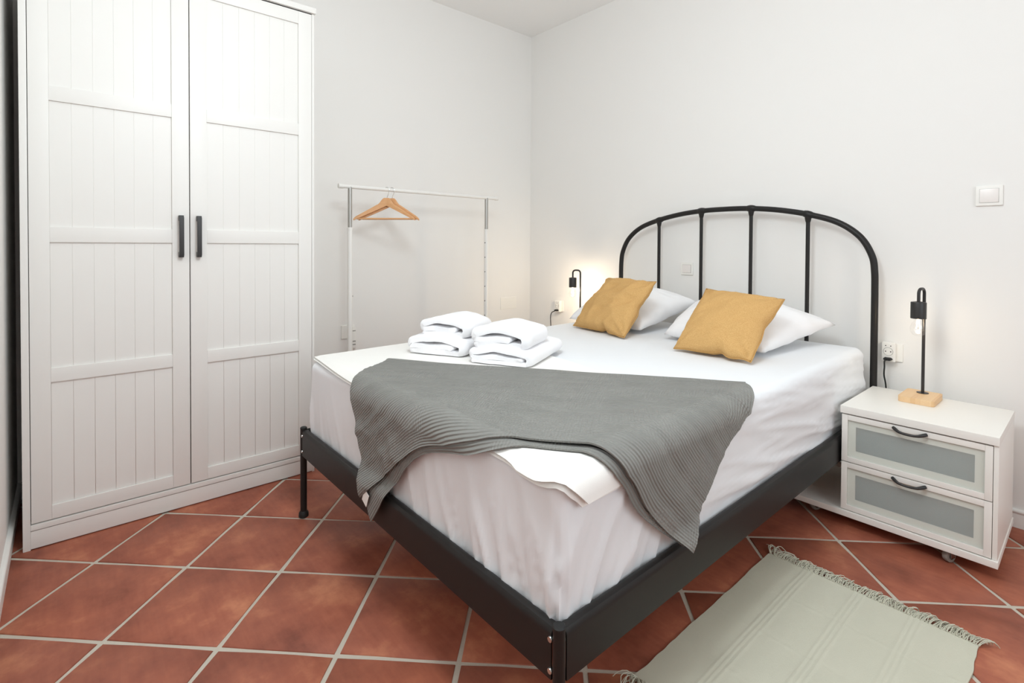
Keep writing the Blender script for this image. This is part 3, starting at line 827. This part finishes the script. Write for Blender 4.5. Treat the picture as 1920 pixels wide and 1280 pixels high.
# ------------------------------------------------------------------ table lamps
def make_lamp(c, base_ang, arm_ang, label, watt):
    """c: pole foot on the block top; the block below it"""
    cx_, cy_, z0 = c
    t = thing('table_lamp', (cx_, cy_, z0), label, 'lamp', 'matching bulb lamps beside the bed')
    Mx = Matrix.Rotation(base_ang, 3, 'Z'); c0 = Vector((cx_, cy_, z0))
    bm = B()
    hx, hy, r = .059, .086, .014; poly = []
    for sx, sy, a0 in ((1, 1, 0), (-1, 1, 90), (-1, -1, 180), (1, -1, 270)):
        for k in range(6):
            a = R(a0+90*k/5); poly.append((sx*(hx-r)+r*math.cos(a), sy*(hy-r)+r*math.sin(a)))
    offb = Vector((0, -.040, 0))
    prism(bm, poly, lambda x, y: c0+Mx @ Vector((x, y, 0))+Mx @ offb, lambda x, y: c0+Mx @ Vector((x, y, .022))+Mx @ offb)
    obj('wooden_base', bm, MT['block'], t, bevel=.0015, angle=30)
    zb = z0+.022
    obj('pole_flange', lathe(B(), [(.0205, zb), (.0205, zb+.0018), (.0075, zb+.0035)], (cx_, cy_, 0)), MT['handle'], t)
    d = Vector((math.cos(arm_ang), math.sin(arm_ang), 0)); zc = z0+.436
    pts = [(cx_, cy_, zb+.001), (cx_, cy_, zb+.2)]
    pts += arc((cx_, cy_, zc), .018, 180, 90, 6, -d*-1, (0, 0, 1)) and []
    A0 = Vector((cx_, cy_, zc)); span = .055; ra = .02
    pts += arc(A0+d*ra, ra, 180, 90, 7, d)
    pts += arc(A0+d*(span-ra), ra, 90, 0, 7, d)
    e = A0+d*span; zs = z0+.402
    pts.append(e+Vector((0, 0, zs-zc)))
    obj('pole', tube(B(), pts, .0058, 12), MT['handle'], t, angle=60)
    obj('socket', lathe(B(), [(.008, zs+.004), (.0255, zs+.001), (.0265, zs-.002), (.0265, zs-.066), (.0245, zs-.0665), (.0245, zs-.056)], (e.x, e.y, 0), 28), MT['handle'], t, angle=35)
    zk = zs-.058
    prof = [(.012, zk), (.0125, zk-.012), (.016, zk-.020), (.0235, zk-.031), (.028, zk-.047), (.0265, zk-.062), (.020, zk-.074), (.010, zk-.0805), (.001, zk-.082)]
    b = obj('bulb', lathe(B(), prof, (e.x, e.y, 0), 28), MT['bulb'], t, angle=70)
    bm = B()
    for k in range(4):
        a = PI/2*k+.4
        tube(bm, [(e.x+.004*math.cos(a), e.y+.004*math.sin(a), zk-.012), (e.x+.0085*math.cos(a+.5), e.y+.0085*math.sin(a+.5), zk-.050)], .0013, 6)
    obj('filament', bm, MT['filament'], b)
    obj('bulb_stem', lathe(B(), [(.006, zk), (.004, zk-.010), (.0012, zk-.02)], (e.x, e.y, 0), 12), MT['chrome'], b)
    L = bpy.data.lights.new('lamp_glow', 'POINT'); L.energy = watt; L.color = (1, .80, .56); L.shadow_soft_size = .012
    lo = bpy.data.objects.new('lamp_glow', L); COL.objects.link(lo); lo.parent = t
    lo.location = Vector((e.x, e.y, zk-.040))-Vector((cx_, cy_, z0))
    return t
make_lamp((2.583, -.172, .4853), R(0), math.atan2(-.99, -.15), 'bare bulb table lamp on wooden block on the right bedside cabinet', .4)
make_lamp((.690, -.165, .4853), R(0), math.atan2(-.03, -.07), 'bare bulb table lamp glowing on the far left side of the bed', 4.0)

# ------------------------------------------------------------------ electrical fittings
def wall_xf(side, p):
    """local (u right, w out of wall, z) -> world on wall_right (y=0) or wall_back (x=0)"""
    u, w, z = p
    return Vector((u, -w, z)) if side == 'right' else Vector((w, u, z))
def wbox(side, u0, u1, w0, w1, z0, z1):
    bm = B(); 
    return box(bm, u0, u1, -w1, -w0, z0, z1) if side == 'right' else box(bm, w0, w1, u0, u1, z0, z1)
def plate(name, side, u0, u1, z0, z1, label, cat, w=.009):
    t = thing(name, wall_xf(side, ((u0+u1)/2, 0, (z0+z1)/2)), label, cat)
    obj('frame', wbox(side, u0, u1, 0, w, z0, z1), MT['plastic'], t, bevel=.0025, seg=3)
    return t
def switch(u0, u1, z0, z1, label):
    t = plate('light_switch', 'right', u0, u1, z0, z1, label, 'switch'); b = .013
    obj('rocker_gap', wbox('right', u0+b-.0012, u1-b+.0012, .0085, .0094, z0+b-.0012, z1-b+.0012), MT['satin'], t)
    bm = wbox('right', u0+b, u1-b, .008, .0125, z0+b, z1-b)
    for v in bm.verts:
        if v.co.y < -.012 and v.co.z > (z0+z1)/2: v.co.y += .002
    obj('rocker', bm, MT['rocker'], t, bevel=.001)
switch(2.716, 2.799, 1.284, 1.3655, 'white light switch high on the right wall above the cabinet')
switch(1.367, 1.447, .938, 1.012, 'white light switch behind the headboard spindles')
def outlet(u0, u1, z0, z1, side, label, au, az0, az1, adapter_label, plug_label, cordpts):
    t = plate('wall_outlet', side, u0, u1, z0, z1, label, 'outlet')
    a = thing('plug_adapter', wall_xf(side, (au, .01, (az0+az1)/2)), adapter_label, 'adapter')
    hw = .0255
    obj('housing', wbox(side, au-hw, au+hw, .0096, .038, az0, az1), MT['plastic'], a, bevel=.005, seg=3)
    W_ = .0382
    def disc(u, z, r, d=.0006, mat='hole', nm='pin_hole'):
        p = wall_xf(side, (u, W_, z))
        obj(nm, lathe(B(), [(r, -d), (r, d)], p, 16, 'y' if side == 'right' else 'x'), MT[mat], a)
    for s in (-1, 1):
        disc(au+s*.0095, az1-.014, .0022); disc(au+s*.0095, az1-.040, .0024)
    p = wall_xf(side, (au, W_, az1-.040))
    ring = [wall_xf(side, (au+.0182*math.cos(2*PI*q/28), W_+.0004, az1-.040+.0182*math.sin(2*PI*q/28))) for q in range(29)]
    obj('socket_rim', tube(B(), ring, .0009, 6, False), MT['satin'], a)
    k = thing('power_cord', wall_xf(side, (au, .04, az0+.012)), plug_label, 'cord')
    bm = B(); pl = [(-.0185, 0), (-.012, .0065), (.012, .0065), (.0185, 0), (.012, -.0065), (-.012, -.0065)]
    prism(bm, pl, lambda u, z: wall_xf(side, (au+u, .0384, az0+.013+z)), lambda u, z: wall_xf(side, (au+u*.8, .056, az0+.012+z*.8)))
    obj('plug', bm, MT['rubber'], k, bevel=.001)
    obj('cable', tube(B(), smoothpath([wall_xf(side, q) for q in cordpts], 6), .0032, 10), MT['rubber'], k)
outlet(2.400, 2.480, .592, .672, 'right', 'white wall outlet beside the right headboard post', 2.432, .592, .678,
       'white multi-plug adapter right of the headboard with a black plug', 'black plug and cord hanging behind the right bedside cabinet',
       [(2.426, .054, .602), (2.424, .062, .594), (2.424, .060, .57), (2.422, .055, .53), (2.428, .045, .47), (2.43, .03, .30), (2.44, .03, .08)])
outlet(.300, .380, .610, .690, 'right', 'white wall outlet in the glow of the left lamp', .345, .608, .694,
       'white multi-plug adapter left of the bed with a black plug', 'black plug and cord hanging left of the bed by the glowing lamp',
       [(.345, .054, .618), (.335, .062, .612), (.312, .062, .600), (.296, .058, .565), (.292, .05, .50), (.292, .03, .30), (.30, .03, .05)])
t = plate('blank_cover', 'back', -.312, -.150, .612, .706, 'faint blank white cover plate low on the back wall near the corner', 'cover', .003)
t = plate('double_outlet', 'back', -1.585, -1.500, .530, .612, 'white wall outlet half hidden behind the left rack upright', 'outlet')
obj('plug_cover', wbox('back', -1.532, -1.502, .009, .03, .47, .60), MT['plastic'], t, bevel=.004)
for zz in (.575, .510, .49):
    obj('slot', wbox('back', -1.530, -1.504, .0295, .0305, zz, zz+.006), MT['satin'], t)

# ------------------------------------------------------------------ rug
rx0, rx1, ry0, ry1 = 2.292, 2.858, -1.765, -.945
bm = B(); nxr, nyr = 150, 210; vt = []; vb = []
bands = (2.424, 2.573, 2.718); cross = (-1.149, -1.36, -1.555)
def redge(y, s): return .006*nz(y*7, s, 0)+.004*nz(y*19, s+3, 0)
for j in range(nyr+1):
    y = ry0+(ry1-ry0)*j/nyr; a, b = [], []
    for i in range(nxr+1):
        u = i/nxr; x = rx0+redge(y, 1)*(1-u)+(rx1-rx0+redge(y, 5)*u)*u
        z = .0058+.0008*nz(x*9, y*9, 2)
        for bx in bands:
            for dd in (-.013, 0, .013):
                z += .0016*math.exp(-((x-bx-dd-.003*nz(y*6, bx, 1))/.0034)**2)
        for cy_ in cross:
            z += .0014*nz(x*40, y*10, 7)*math.exp(-((y-cy_-.006*math.sin(x*20))/.008)**2)+.0004*math.exp(-((y-cy_)/.006)**2)
        a.append(bm.verts.new((x, y, z))); b.append(bm.verts.new((x, y, .0006)))
    vt.append(a); vb.append(b)
for j in range(nyr):
    for i in range(nxr):
        bm.faces.new((vt[j][i], vt[j][i+1], vt[j+1][i+1], vt[j+1][i]))
    for i in (0, nxr): bm.faces.new((vt[j][i], vt[j+1][i], vb[j+1][i], vb[j][i]))
for i in range(nxr):
    for j in (0, nyr): bm.faces.new((vt[j][i], vt[j][i+1], vb[j][i+1], vb[j][i]))
rug = obj('rug', bm, MT['rug'], angle=80)
tag(rug, 'small sage-green flatweave rug with knotted fringe on the terracotta floor', 'rug')
for nm, y0, s in (('far', ry1, 1), ('near', ry0, -1)):
    bm = B()
    for k in range(430):
        x = rx0+(rx1-rx0)*(k+.5)/430+random.uniform(-.004, .004)
        a = random.gauss(.35, .55); L = random.uniform(.022, .044)
        if k < 18: a -= .6; L *= 1.5
        zz = random.uniform(.002, .016)
        p0 = Vector((x, y0-s*.005, .004+random.uniform(0, .004)))
        p1 = p0+Vector((math.sin(a)*L*.35, s*L*.35, zz))
        p2 = p1+Vector((math.sin(a+.7)*L*.4, s*L*.33, random.uniform(-.003, .003)))
        p3 = p2+Vector((math.sin(a+random.uniform(-1.5, 2))*L*.3, s*L*.2, 0)); p2.z = max(p2.z, .003); p3.z = random.uniform(.002, .008)
        tube(bm, smoothpath([p0, p1, p2, p3], 2), .0012, 4)
    f = obj('fringe', bm, MT['rug'], rug); f['kind'] = 'stuff'
